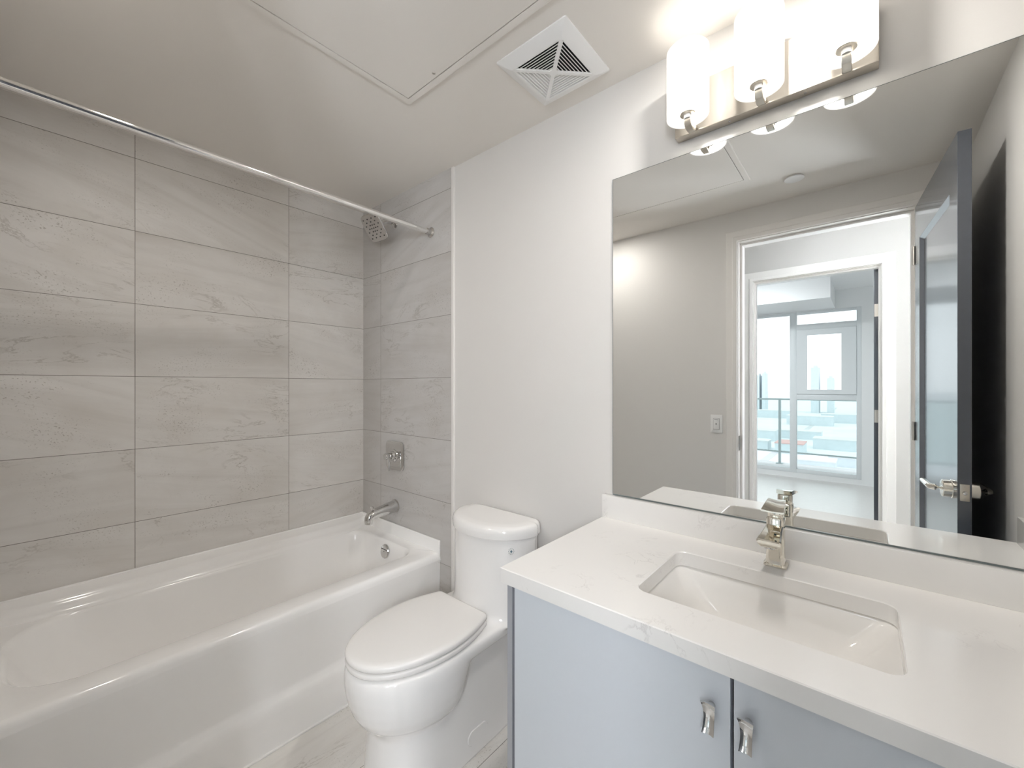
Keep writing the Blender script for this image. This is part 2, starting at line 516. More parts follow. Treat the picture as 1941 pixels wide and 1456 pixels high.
def jamb(name, x0, x1, y0, y1, z1, stop):
    b = BM()
    x0, x1 = x0 - 0.0015, x1 + 0.0015
    # liner: U-shaped frame
    loops = []
    for d in (0.0, 0.012):
        for X in ((x0, x1) if d == 0 else (x1, x0)):
            loops.append([(X, y0 - d, 0.0), (X, y0 - d, z1 + d), (X, y1 + d, z1 + d), (X, y1 + d, 0.0)])
    def sweep(lp):
        for i in range(3):
            for k in range(4):
                k2 = (k + 1) % 4
                b.faces.new([b.verts.new(lp[k][i]), b.verts.new(lp[k][i + 1]), b.verts.new(lp[k2][i + 1]), b.verts.new(lp[k2][i])])
        for e in (0, 3):
            b.faces.new([b.verts.new(l[e]) for l in lp])
    sweep(loops)
    loops = []
    for d in (-0.013, 0.002):
        for X in (stop if d < 0 else stop[::-1]):
            loops.append([(X, y0 - d, 0.0), (X, y0 - d, z1 + d), (X, y1 + d, z1 + d), (X, y1 + d, 0.0)])
    sweep(loops)
    bmesh.ops.remove_doubles(b, verts=b.verts, dist=1e-6)
    return struct(name, b, M['trim'], smooth=0)

casing('trim_3', XD, 1, OY0, OY1, OZ, 0.062)
jam = jamb('trim_4', XD - 0.12, XD, OY0, OY1, OZ, (XD - 0.12 + 0.02, XD - 0.042))
casing('trim_5', XD - 0.12, -1, OY0, OY1, OZ, 0.062)
casing('trim_6', XH, 1, HY0, HY1, HZ)
jamb('trim_7', XH - 0.12, XH, HY0, HY1, HZ, (XH - 0.075, XH - 0.02))

# hall
b = BM(); box(b, XH - 0.12, XD - 0.12, -2.2, 2.6, -0.12, 0); struct('floor_hall', b, M['wood_floor'], smooth=0)
b = BM(); box(b, XH - 0.12, XD - 0.12, -2.2, 2.6, ZH, ZH + 0.1); struct('ceiling_hall', b, M['white_paint'], smooth=0)
b = BM(); box(b, XH - 0.12, XD - 0.12, -2.3, -2.2, 0, ZH + 0.05); struct('wall_hall_end', b, M['hall_paint'], smooth=0)
b = BM(); box(b, XH - 0.12, XD - 0.12, 2.6, 2.7, 0, ZH + 0.05); struct('wall_hall_far', b, M['hall_paint'], smooth=0)
b = BM(); box(b, XD - 0.12, XD, -2.3, YR - 0.1, 0, ZH + 0.05); box(b, XD - 0.12, XD, YB + 0.1, 2.7, 0, ZH + 0.05)
struct('wall_hall_near', b, M['hall_paint'], smooth=0)
b = BM()
box(b, XH - 0.12, XH, HY1 + 0.006, 2.7, 0, ZH + 0.05)
box(b, XH - 0.12, XH, -2.3, HY0 - 0.006, 0, ZH + 0.05)
box(b, XH - 0.12, XH, HY0 - 0.006, HY1 + 0.006, HZ + 0.006, ZH + 0.05)
struct('wall_hall', b, M['hall_paint'], smooth=0)

# bedroom
b = BM(); box(b, XBW - 0.1, XH - 0.12, -1.2, 2.6, -0.12, 0); struct('floor_bedroom', b, M['wood_floor'], smooth=0)
b = BM(); box(b, XBW - 0.1, XH - 0.12, -1.2, 2.6, ZH + 0.06, ZH + 0.16); struct('ceiling_bedroom', b, M['white_paint'], smooth=0)
b = BM(); box(b, XBW - 0.1, XH - 0.12, 2.6, 2.7, 0, ZH + 0.12); struct('wall_bedroom_left', b, M['white_paint'], smooth=0)
b = BM(); box(b, XBW - 0.1, XH - 0.12, -1.3, -1.2, 0, ZH + 0.12); struct('wall_bedroom_right', b, M['white_paint'], smooth=0)
b = BM(); box(b, XBW, XBW + 0.95, 0.33, 2.6, 2.375, ZH + 0.07); struct('ceiling_soffit', b, M['white_paint'], smooth=0)
WY0, WY1, WZ0, WZ1 = 0.055, 2.2, 0.07, 2.37
b = BM()
box(b, XBW - 0.12, XBW, -1.3, WY0, -0.1, ZH + 0.12)
box(b, XBW - 0.12, XBW, WY1, 2.7, -0.1, ZH + 0.12)
box(b, XBW - 0.12, XBW, WY0, WY1, -0.1, WZ0)
box(b, XBW - 0.12, XBW, WY0, WY1, WZ1, ZH + 0.12)
struct('wall_bedroom', b, M['white_paint'], smooth=0)

# bedroom window: one frame, each glass a pane of its own
b = BM()
fx0, fx1 = XBW - 0.075, XBW + 0.005
def fr(ya, yb, za, zb, x0=fx0, x1=fx1):
    box(b, x0, x1, ya, yb, za, zb, 0.004)
fr(WY0, WY0 + 0.05, WZ0, WZ1); fr(WY1 - 0.05, WY1, WZ0, WZ1)
for ya, yb in ((WY0 + 0.046, 0.769), (0.843, 1.504), (1.556, WY1 - 0.046)):
    fr(ya, yb, WZ0, 0.125, fx0 + 0.002, fx1 - 0.002); fr(ya, yb, 2.335, WZ1, fx0 + 0.002, fx1 - 0.002)
fr(0.765, 0.847, WZ0, WZ1)
fr(WY0 + 0.046, 0.769, 2.11, 2.19, fx0 + 0.002, fx1 - 0.002)
fr(WY0 + 0.046, 0.769, 1.12, 1.20, fx0 + 0.002, fx1 - 0.002)
fr(1.50, 1.56, WZ0, WZ1)
win = struct('window_1', b, M['window_frame'])
b = BM()
loft(b, [[(X, y_, z_) for y_, z_ in ((ya, za), (yb, za), (yb, zb), (ya, zb))] for X, ya, yb, za, zb in
         ((fx1 + 0.012, 0.262, 0.645, 1.265, 2.035), (fx1 + 0.012, WY0 + 0.051, 0.764, 1.201, 2.109), (fx0 + 0.02, WY0 + 0.051, 0.764, 1.201, 2.109), (fx0 + 0.02, 0.262, 0.645, 1.265, 2.035))], closed=True)
obj('sash', b, M['window_frame'], win)
for ya, yb, za, zb in ((0.105, 0.765, 2.19, 2.335), (0.262, 0.645, 1.265, 2.035), (0.105, 0.765, 0.125, 1.12), (0.847, 1.5, 0.125, 2.335), (1.56, 2.15, 0.125, 2.335)):
    b = BM(); box(b, XBW - 0.043, XBW - 0.037, ya - 0.004, yb + 0.004, za - 0.004, zb + 0.004)
    obj('pane', b, M['pane'], win, smooth=0)

# ------------------------------------------------------------------ doors
def panel_door(name, width, height, thick, z0=0.008):
    """door leaf in local axes: hinge edge at x=0, free edge at x=width, faces at y=0 (-thick); recessed panel on both faces"""
    b = BM()
    st, tr, br, rec = 0.105, 0.175, 0.2, 0.012
    x0, x1, za, zb = st, width - st, z0 + br, height - tr
    box(b, 0, st, -thick, 0, z0, height, 0.0015)
    box(b, width - st, width, -thick, 0, z0, height, 0.0015)
    box(b, st - 0.001, width - st + 0.001, -thick, 0, zb, height, 0.0)
    box(b, st - 0.001, width - st + 0.001, -thick, 0, z0, za, 0.0)
    box(b, st - 0.001, width - st + 0.001, -thick + rec, -rec, za - 0.001, zb + 0.001, 0.0)
    # sloped moulding around the panel on both faces
    for f, s in ((0.0, -1), (-thick, 1)):
        o_, i_ = f + s * 0.0005, f + s * rec
        loops_o = [(x0, o_, za), (x1, o_, za), (x1, o_, zb), (x0, o_, zb)]
        q = 0.02
        loops_i = [(x0 + q, i_, za + q), (x1 - q, i_, za + q), (x1 - q, i_, zb - q), (x0 + q, i_, zb - q)]
        base = [(x0, i_, za), (x1, i_, za), (x1, i_, zb), (x0, i_, zb)]
        loft(b, [loops_o, loops_i, base], False, False)
    o = struct(name, b, M['door'], smooth=20)
    return o

def lever_set(parent, xh, zh, ysurf, sgn, ln=0.115):
    """rosette and lever on one face; sgn = direction the face points along y; the lever runs towards the hinge"""
    b = BM()
    lathe(b, [(0, 0.033), (0.004, 0.033), (0.006, 0.031), (0.026, 0.030), (0.028, 0.028), (0.028, 0.0)], (xh, ysurf, zh), (0, sgn, 0), 32)
    h = obj('door_handle', b, M['polished_nickel'], parent)
    b = BM()
    pts = [(xh, ysurf + sgn * 0.026, zh), (xh, ysurf + sgn * 0.044, zh), (xh - 0.008, ysurf + sgn * 0.053, zh), (xh - 0.025, ysurf + sgn * 0.056, zh), (xh - ln, ysurf + sgn * 0.056, zh), (xh - ln - 0.012, ysurf + sgn * 0.060, zh + 0.002)]
    tube(b, pts, [0.011, 0.011, 0.0105, 0.010, 0.009, 0.006], 14)
    obj('lever', b, M['polished_nickel'], h)
    return h

DW = 0.741
d1 = panel_door('door_1', DW, 2.182, 0.034)
base1 = Vector(d1.location)
lever_set(d1, DW - 0.06, 0.958, 0.0, 1)
lever_set(d1, DW - 0.06, 0.958, -0.034, -1)
b = BM(); box(b, DW - 0.0005, DW + 0.0016, -0.0285, -0.0055, 0.93, 0.987, 0.0008)
lp = obj('latch_plate', b, M['nickel'], d1)
b = BM(); lathe(b, [(0, 0.007), (0.007, 0.006), (0.009, 0.003)], (DW + 0.001, -0.017, 0.958), (1, 0, 0), 18)
obj('latch_bolt', b, M['chrome'], lp)
for zz in (0.938, 0.979):
    b = BM(); lathe(b, [(0, 0.0028), (0.0006, 0.0024), (0.0006, 0.0)], (DW + 0.0014, -0.017, zz), (1, 0, 0), 12)
    obj('screw', b, M['hinge'], lp)
for zz in (0.25, 1.1, 1.95):
    b = BM(); lathe(b, [(0, 0.006), (0.09, 0.006)], (-0.004, 0.004, zz - 0.045), (0, 0, 1), 12)
    obj('hinge', b, M['hinge'], d1)
ang1 = math.atan2(-0.234 - OY0, 0.61 - XD)
piv = Vector((XD + 0.006, OY0 + 0.001, 0))
R1 = Matrix.Rotation(ang1, 4, 'Z')
d1.location = piv + (R1 @ base1)
d1.rotation_euler = (0, 0, ang1)

d2 = panel_door('door_2', 0.75, 2.155, 0.036)
base2 = Vector(d2.location)
for zz in (0.3, 1.1, 1.86):
    b = BM()
    box(b, -0.0012, 0.0006, -0.033, 0.0, zz - 0.045, zz + 0.045, 0.0)
    lathe(b, [(0, 0.006), (0.09, 0.006)], (-0.004, 0.004, zz - 0.045), (0, 0, 1), 12)
    obj('hinge', b, M['hinge'], d2)
lever_set(d2, 0.69, 0.958, 0.0, 1)
ang2 = pi + radians(1.2)
# leaf swings into the bedroom: its local -y side then faces the window side of the opening
R2 = Matrix.Rotation(ang2, 4, 'Z')
piv2 = Vector((XH - 0.085, -0.074, 0))
d2.location = piv2 + (R2 @ base2)
d2.rotation_euler = (0, 0, ang2)

b = BM(); box(b, XD - 0.036, XD - 0.002, OY1 - 0.0025, OY1 - 0.0005, 0.925, 1.015, 0.0008)
box(b, XD - 0.006, XD + 0.002, OY1 - 0.004, OY1 - 0.0008, 0.95, 0.99, 0.001)
tag(obj('strike_plate', b, M['satin_chrome']), 'small metal strike plate on the bathroom door jamb, seen in the mirror', 'strike plate')

# ------------------------------------------------------------------ bathtub
tub = thing('bathtub', 'white alcove bathtub with a smooth apron along the grey tiled wall', 'bathtub', (0.6, 1.98, 0))
TX0, TX1, TY0, TY1 = XD + 0.009, XT - 0.001, 1.607, YB - 0.001
b = BM()
NC = 8
loops = []
for ins, z in ((0.0, 0.455), (0.001, 0.470), (0.005, 0.481), (0.012, 0.488), (0.022, 0.490)):
    loops.append(rrect(TX0, TX1, TY0 + ins, TY1, 0.004, z, NC))
ix0, ix1, iy0, iy1 = TX0 + 0.055, 1.255, 1.700, 2.232
TL = 0.10
for dx0, dx1, dy0, dy1, z, r in ((0, 0, 0, 0, 0.490, 0.085), (0.004, 0.003, 0.004, 0.004, 0.4885, 0.085), (0.012, 0.008, 0.009, 0.009, 0.482, 0.085),
                               (0.02, 0.012, 0.013, 0.013, 0.470, 0.085), (0.055, 0.020, 0.022, 0.022, 0.40, 0.09), (0.14, 0.035, 0.035, 0.035, 0.27, 0.10),
                               (0.20, 0.050, 0.046, 0.046, 0.18, 0.11), (0.235, 0.065, 0.058, 0.058, 0.14, 0.11), (0.275, 0.095, 0.085, 0.085, 0.115, 0.10),
                               (0.33, 0.15, 0.13, 0.13, 0.105, 0.08), (0.5, 0.35, 0.21, 0.21, 0.102, 0.05)):
    loops.append(rrect(ix0 + dx0, ix1 - dx1, iy0 + dy0, iy1 - dy1, r, z, NC, rl=r + (TL if dx0 < 0.3 else 0.04)))
loft(b, loops, cap0=False, cap1=True)
# upstand against the three walls and the stepped shelf at the back
box(b, TX1 - 0.012, TX1, TY0 + 0.001, TY1, 0.44, 0.551, 0.004, 3)
box(b, TX0, TX0 + 0.012, TY0 + 0.001, TY1, 0.44, 0.551, 0.004, 3)
box(b, TX0, TX1, TY1 - 0.014, TY1, 0.44, 0.551, 0.004, 3)
prof = [(TY1 - 0.002, 0.548), (2.325, 0.545), (2.312, 0.537), (2.275, 0.531), (2.266, 0.527), (2.262, 0.519), (2.252, 0.509), (2.238, 0.504), (2.226, 0.497), (2.222, 0.486), (TY1 - 0.002, 0.47)]
nseg = 24
ringl = []
for k in range(nseg + 1):
    x = TX0 + 0.006 + (TX1 - TX0 - 0.012) * k / nseg
    u = min(x - TX0, TX1 - x)
    fade = max(0.0, 1 - u / 0.17)          # shelf curls back into the corner at both ends
    ringl.append([(x, y + (TY1 - y) * 0.55 * fade ** 2, z + 0.004 * fade) for y, z in prof])
loft(b, ringl, True, True)
# apron
ap = [(1.607, 0.457), (1.6075, 0.44), (1.610, 0.42), (1.618, 0.36), (1.630, 0.25), (1.6345, 0.205), (1.6335, 0.19), (1.626, 0.172), (1.6215, 0.155), (1.6215, 0.13), (1.6245, 0.06), (1.627, 0.001),
      (1.66, 0.001), (1.66, 0.457)]
nx = 30
rl = []
for k in range(nx + 1):
    x = TX0 + (TX1 - TX0) * k / nx
    e = max(0.0, 1 - min(x - TX0, TX1 - x) / 0.16) ** 2
    rl.append([(x, y + (1.614 - y) * e * (0.8 if 0.08 < z < 0.45 and y < 1.65 else 0.0), z) for y, z in ap])
loft(b, rl, True, True)
obj('tub_shell', b, M['acrylic'], tub, 50)
ov_o, ov_n = (1.2385, 1.952, 0.435), (-0.985, 0, 0.17)
b = BM(); lathe(b, [(0, 0.036), (0.006, 0.036), (0.010, 0.033), (0.012, 0.026), (0.013, 0.0)], ov_o, ov_n, 36)
ov = obj('overflow_plate', b, M['chrome'], tub)
b = BM(); lathe(b, [(0.0125, 0.004), (0.0145, 0.0035), (0.015, 0)], ov_o, ov_n, 14)
obj('screw', b, M['satin_chrome'], ov)
b = oriented(lambda q: box(q, -0.024, 0.024, 0.010, 0.0125, 0.0105, 0.0135), ov_o, ov_n)
obj('slot', b, M['dark'], ov)
b = BM(); lathe(b, [(0, 0.03), (0.003, 0.028), (0.006, 0.018), (0.008, 0.0)], (1.02, 1.965, 0.102), (0, 0, 1), 28)
obj('drain', b, M['chrome'], tub)
b = BM(); box(b, TX0, TX1, 1.6205, 1.630, 0, 0.007, 0.002)
obj('caulk_bead', b, M['caulk'], tub)

# ------------------------------------------------------------------ bath fittings on the tiled end wall
FY = 2.0
sp = thing('tub_spout', 'chrome tub spout with pull-up diverter, low on the grey tiled end wall', 'tub spout', (XT, FY, 0.645))
b = BM()
axis = [(XT, FY, 0.648), (XT - 0.004, FY, 0.648), (XT - 0.05, FY, 0.643), (XT - 0.10, FY, 0.637), (XT - 0.135, FY, 0.632), (XT - 0.152, FY, 0.627), (XT - 0.162, FY, 0.615), (XT - 0.165, FY, 0.600), (XT - 0.166, FY, 0.588)]
tube(b, axis, [0.034, 0.034, 0.0315, 0.028, 0.0255, 0.025, 0.0235, 0.022, 0.021], 24)
body = obj('spout_body', b, M['chrome'], sp, 50)
b = BM(); lathe(b, [(0, 0.037), (0.004, 0.037), (0.006, 0.034)], (XT, FY, 0.648), (-1, 0, 0), 28)
obj('flange', b, M['satin_chrome'], sp)
b = BM(); lathe(b, [(0, 0.004), (0.018, 0.004), (0.019, 0.008), (0.026, 0.008), (0.028, 0.005)], (XT - 0.145, FY, 0.648), (0, 0, 1), 18)
obj('diverter_knob', b, M['chrome'], sp)

vz = 0.93
vv = thing('shower_valve', 'chrome shower mixer with a rounded square plate on the tiled end wall', 'shower valve', (XT, FY, vz))
def plate(q):
    loft(q, [rrect(-0.086, 0.086, -0.08, 0.08, 0.03, 0, 8), rrect(-0.086, 0.086, -0.08, 0.08, 0.03, 0.007, 8), rrect(-0.081, 0.081, -0.075, 0.075, 0.027, 0.0095, 8), rrect(-0.06, 0.06, -0.055, 0.055, 0.02, 0.0105, 8)])
obj('escutcheon', oriented(plate, (XT, FY, vz), (-1, 0, 0)), M['chrome'], vv)
b = BM(); lathe(b, [(0.009, 0.036), (0.014, 0.034), (0.018, 0.026), (0.03, 0.024), (0.033, 0.022)], (XT, FY, vz), (-1, 0, 0), 28)
obj('bonnet', b, M['chrome'], vv)
b = BM(); lathe(b, [(0.032, 0.0165), (0.036, 0.0185), (0.064, 0.0185), (0.068, 0.016), (0.069, 0.0)], (XT, FY, vz), (-1, 0, 0), 24)
hd = obj('handle', b, M['chrome'], vv)
b = BM(); bar_path(b, [(XT - 0.052, FY - 0.010, vz - 0.012), (XT - 0.052, FY - 0.016, vz - 0.035), (XT - 0.056, FY - 0.02, vz - 0.075)], (1, 0, 0.0), 0.016, 0.009, 0.003)
obj('lever', b, M['chrome'], hd)

sh = thing('shower_fixture', 'square chrome shower head on a short arm high above the tub', 'shower head', (XT, 2.003, 2.22))
hc, hn = Vector((1.205, 2.003, 2.168)), Vector((-0.80, -0.08, -0.60)).normalized()
b = BM()
tube(b, [(XT, 2.003, 2.222), (XT - 0.03, 2.003, 2.222), (XT - 0.055, 2.003, 2.217), (XT - 0.078, 2.003, 2.203), hc - hn * 0.028], 0.0095, 16)
obj('arm', b, M['chrome'], sh)
b = BM(); lathe(b, [(0, 0.026), (0.004, 0.026), (0.010, 0.02), (0.012, 0.011)], (XT, 2.003, 2.222), (-1, 0, 0), 28)
obj('flange', b, M['chrome'], sh)
def squircle(hw, z, top=1.0, n=48, p=5.5):
    pts = []
    for k in range(n):
        a = 2 * pi * k / n
        c, s = cos(a), sin(a)
        r = (abs(c) ** p + abs(s) ** p) ** (-1 / p)
        pts.append((hw * r * c, hw * r * s * top, z))
    return pts
def headplate(q):
    loft(q, [squircle(0.022, -0.022), squircle(0.035, -0.012), squircle(0.066, -0.006), squircle(0.073, -0.001), squircle(0.073, 0.005), squircle(0.070, 0.008), squircle(0.05, 0.0085)])
obj('spray_head', oriented(headplate, hc, hn), M['satin_chrome'], sh)
def nozzles(q):
    for i in range(7):
        for j in range(7):
            x, y = (i - 3) * 0.0165, (j - 3) * 0.0165
            if (i + j) % 2 == 0 or (abs(i - 3) < 2 and abs(j - 3) < 2):
                lathe(q, [(0.0083, 0.0034), (0.0105, 0.003), (0.0105, 0.0)], (x, y, 0), (0, 0, 1), 8)
obj('nozzles', oriented(nozzles, hc, hn), M['rubber'], sh)

# curtain rod
rod = thing('curtain_rod', 'straight chrome shower curtain rod running over the tub front', 'curtain rod', (0.6, 1.685, 2.10))
b = BM(); lathe(b, [(0, 0.0125), (XT - XD - 0.009, 0.0125)], (XD + 0.008, 1.685, 2.10), (1, 0, 0), 28)
obj('rod_tube', b, M['rod_chrome'], rod)
for x, s in ((XT, -1), (XD + 0.007, 1)):
    b = BM(); lathe(b, [(0, 0.026), (0.003, 0.026), (0.006, 0.022), (0.010, 0.017), (0.028, 0.016), (0.030, 0.0127)], (x, 1.685, 2.10), (s, 0, 0), 28)
    obj('end_flange', b, M['satin_chrome'], rod)

# ------------------------------------------------------------------ toilet
TYC = 1.197
def plan(xf, xb, xm, w, wb, z, rb=0.03, pf=2.0, qf=2.0, nf=14, nb=6, yc=None, convex=False):
    """closed horizontal outline: elliptical front (towards -x), straight back at xb with rounded corners"""
    yc = TYC if yc is None else yc
    half = []
    for k in range(nf + 1):
        t = pi / 2 * (1 - k / nf)
        half.append((xm - (xm - xf) * (sin(t) ** (2 / pf) if t > 0 else 0), w * max(cos(t), 0) ** (2 / qf)))
    for k in range(1, nb):
        q = k / nb
        e = q * q if convex else q * q * (3 - 2 * q)
        half.append((xm + (xb - rb - xm) * q, w + (wb - w) * e))
    for k in range(nb + 1):
        a = pi / 2 * (1 - k / nb)
        half.append((xb - rb + rb * cos(a), wb - rb + rb * sin(a)))
    return [(x, yc - y, z) for x, y in half] + [(x, yc + y, z) for x, y in half[1:]][::-1]

def oval(xf, xb, xm, w, z, p=2.0, n=40):
    out = []
    for k in range(n):
        a = 2 * pi * k / n
        c, q = cos(a), sin(a)
        r = (abs(c) ** p + abs(q) ** p) ** (-1 / p)
        out.append((xm + ((xb - xm) if c > 0 else (xm - xf)) * r * c, TYC + w * r * q, z))
    return out

toi = thing('toilet', 'white one-piece skirted toilet between the bathtub and the grey vanity', 'toilet', (1.0, TYC, 0))
b = BM()
# skirt
loft(b, [plan(xf, 1.322, 0.87, w, w - 0.002, z, 0.03, 2.2, 2.3) for xf, w, z in
         ((0.702, 0.141, 0.0), (0.700, 0.1415, 0.004), (0.708, 0.1405, 0.08), (0.716, 0.139, 0.16), (0.718, 0.1385, 0.20), (0.711, 0.1385, 0.218), (0.696, 0.1385, 0.236), (0.684, 0.1385, 0.25), (0.719, 0.138, 0.30), (0.72, 0.145, 0.378))])
# bowl
loft(b, [oval(xf, xb, 0.90, w, z, p) for xf, xb, w, z, p in
         ((0.80, 0.93, 0.06, 0.217, 2.0), (0.735, 0.965, 0.118, 0.220, 2.05), (0.698, 0.99, 0.146, 0.232, 2.1), (0.674, 1.01, 0.164, 0.254, 2.1), (0.656, 1.025, 0.175, 0.284, 2.1),
          (0.644, 1.04, 0.182, 0.320, 2.1), (0.637, 1.06, 0.1855, 0.358, 2.1), (0.6345, 1.09, 0.186, 0.392, 2.1), (0.637, 1.09, 0.184, 0.415, 2.1), (0.643, 1.09, 0.179, 0.428, 2.1), (0.655, 1.08, 0.168, 0.431, 2.1))])
# deck that carries the tank back to the wall
loft(b, [plan(0.70, 1.322, 0.90, w, w - 0.004, z, 0.02, 2.0, 2.1) for w, z in
         ((0.150, 0.374), (0.166, 0.378), (0.176, 0.386), (0.1815, 0.397), (0.1825, 0.408), (0.181, 0.420), (0.176, 0.428), (0.166, 0.431))])
TK = 1.168
tank_l = []
for gx, gw, z in ((0.055, 0.004, 0.420), (0.040, 0.002, 0.430), (0.021, 0.0, 0.438), (0.010, 0.0, 0.452), (0.004, 0.0, 0.472), (0.0, 0.0, 0.51), (-0.002, 0.001, 0.60), (-0.005, 0.003, 0.7405)):
    tank_l.append(plan(1.112 - gx, 1.323, 1.27, 0.198 + gw, 0.187, z, 0.04, 2.0, 2.0, yc=TK))
loft(b, tank_l)
tb = obj('body', b, M['porcelain'], toi, 50)
rm = tb.modifiers.new('fuse', 'REMESH'); rm.mode = 'VOXEL'; rm.voxel_size = 0.0045; rm.use_smooth_shade = True
sm = tb.modifiers.new('soften', 'SMOOTH'); sm.factor = 0.5; sm.iterations = 22
b = BM()
loft(b, [plan(xf, xb, 1.27, w, wb, z, 0.034, 2.0, 2.0, yc=TK) for xf, xb, w, wb, z in
         ((1.109, 1.3245, 0.199, 0.190, 0.741), (1.102, 1.326, 0.206, 0.196, 0.743), (1.100, 1.326, 0.2075, 0.195, 0.764), (1.103, 1.3255, 0.205, 0.193, 0.776), (1.110, 1.324, 0.199, 0.188, 0.784), (1.123, 1.321, 0.188, 0.178, 0.7875), (1.16, 1.31, 0.15, 0.15, 0.788))])
obj('tank_lid', b, M['porcelain'], toi, 60)
SR = dict(rb=0.014, pf=2.0, qf=2.1, yc=1.2, convex=True)
def seat_loft(rows):
    bb = BM()
    loft(bb, [plan(0.638 + i_, 1.102 - i_ * 0.5, 0.91, 0.178 - i_, 0.140 - i_, z, **SR) for i_, z in rows])
    return bb
obj('seat_ring', seat_loft(((0.008, 0.4335), (0.002, 0.436), (0.0, 0.440), (0.0, 0.449), (0.003, 0.4525), (0.012, 0.453))), M['seat_plastic'], toi, 50)
obj('seat_lid', seat_loft(((0.010, 0.4565), (0.002, 0.458), (0.0, 0.461), (0.0, 0.470), (0.003, 0.475), (0.009, 0.4785), (0.022, 0.4802), (0.06, 0.4808))), M['seat_plastic'], toi, 60)
for q in (-1, 1):
    b = BM(); lathe(b, [(0, 0.011), (0.03, 0.011)], (1.092, 1.2 + q * 0.075 - 0.015, 0.444), (0, 1, 0), 14)
    obj('seat_hinge', b, M['seat_plastic'], toi)
def stadium(q):
    loft(q, [rrect(-0.05, 0.05, -0.026, 0.026, 0.0255, -0.004, 8), rrect(-0.05, 0.05, -0.026, 0.026, 0.0255, 0.0012, 8), rrect(-0.0485, 0.0485, -0.0245, 0.0245, 0.024, 0.0026, 8)])
obj('trapway_cap', oriented(stadium, (1.045, TYC - 0.1400, 0.075), (0, -1, 0.01)), M['porcelain'], toi)
en = Vector((-0.625, -0.78, 0)).normalized()
def ring(q):
    lathe(q, [(-0.004, 0.0085), (0.0006, 0.0085), (0.0006, 0.0)], (0, 0, 0), (0, 0, 1), 20)
EO = (1.170, 1.0075, 0.7005)
em = obj('emblem', oriented(ring, EO, en), M['white_plastic'], toi)
def diamond(q):
    loft(q, [[(0.0045, 0, 0.0004), (0, 0.0062, 0.0004), (-0.0045, 0, 0.0004), (0, -0.0062, 0.0004)], [(0.0045, 0, 0.0012), (0, 0.0062, 0.0012), (-0.0045, 0, 0.0012), (0, -0.0062, 0.0012)]])
obj('diamond_mark', oriented(diamond, EO, en), M['emblem'], em, 0)
def dashes(q):
    for k in range(10):
        a = 2 * pi * k / 10
        box(q, 0.0102 * cos(a) - 0.0007, 0.0102 * cos(a) + 0.0007, 0.0102 * sin(a) - 0.0007, 0.0102 * sin(a) + 0.0007, -0.003, 0.0006)
obj('lettering', oriented(dashes, EO, en), M['emblem'], em, 0)

# ------------------------------------------------------------------ vanity
CZ, CT = 0.859, 0.037
CY0, CY1, CX0 = YR + 0.001, 0.708, 0.777
van = thing('vanity_cabinet', 'grey two-door vanity cabinet under the white counter', 'vanity cabinet', (1.06, 0.17, 0))
VX = 0.806
b = BM()
box(b, VX, XW - 0.002, 0.672, 0.690, 0.0, CZ - CT - 0.001, 0.001)
box(b, VX, XW - 0.002, CY0 + 0.002, CY0 + 0.020, 0.0, CZ - CT - 0.001, 0.001)
box(b, VX, XW - 0.002, CY0 + 0.02, 0.672, 0.10, 0.118)
box(b, XW - 0.016, XW - 0.002, CY0 + 0.02, 0.672, 0.118, CZ - CT - 0.02)
box(b, VX + 0.06, VX + 0.075, CY0 + 0.02, 0.672, 0.0, 0.10)
box(b, VX, VX + 0.018, CY0 + 0.02, 0.672, CZ - CT - 0.07, CZ - CT - 0.002)
carc = obj('carcass', b, M['cabinet_edge'], van, 20)
for ya, yb in ((0.168, 0.184), (0.664, 0.6725)):  # near-black strips paint the shade in the gaps beside the doors
    b = BM(); box(b, VX - 0.0005, VX + 0.002, ya, yb, 0.10, CZ - CT - 0.004)
    obj('shadow_gap', b, M['dark'], van, 0)
b = BM(); box(b, VX - 0.020, VX - 0.001, 0.6735, 0.690, 0.0, CZ - CT - 0.0015, 0.001)
obj('side_panel', b, M['cabinet_edge'], van, 20)
def pull_mesh(xc, yc, zc):
    """curved pull: narrow post at the door, flared plate bowing outwards at top and bottom"""
    b = BM()
    lathe(b, [(0, 0.0065), (0.016, 0.0055)], (xc, yc, zc + 0.010), (-1, 0, 0), 14)
    loops = []
    for k in range(11):
        s = k / 10 * 2 - 1
        z = zc + 0.0265 * s
        bow = 0.010 * s * s
        w = 0.0088 + 0.0022 * s * s + 0.0012 * s
        x = xc - 0.0155 - bow
        cup = 0.0022
        loops.append([(x - cup, yc + w, z), (x, yc + w * 0.5, z), (x + 0.0006, yc, z), (x, yc - w * 0.5, z), (x - cup, yc - w, z),
                      (x - cup + 0.0035, yc - w, z), (x + 0.004, yc - w * 0.5, z), (x + 0.005, yc, z), (x + 0.004, yc + w * 0.5, z), (x - cup + 0.0035, yc + w, z)])
    loft(b, loops)
    return b
for ya, yb, hy in ((0.1785, 0.6665, 0.2085), (CY0 + 0.006, 0.1735, 0.151)):
    b = BM(); box(b, VX - 0.020, VX - 0.0015, ya, yb, 0.103, CZ - CT - 0.004, 0.0012)
    dr = obj('door', b, M['cabinet'], van, 20)
    obj('handle', pull_mesh(VX - 0.0195, hy, 0.745), M['chrome'], dr, 40)

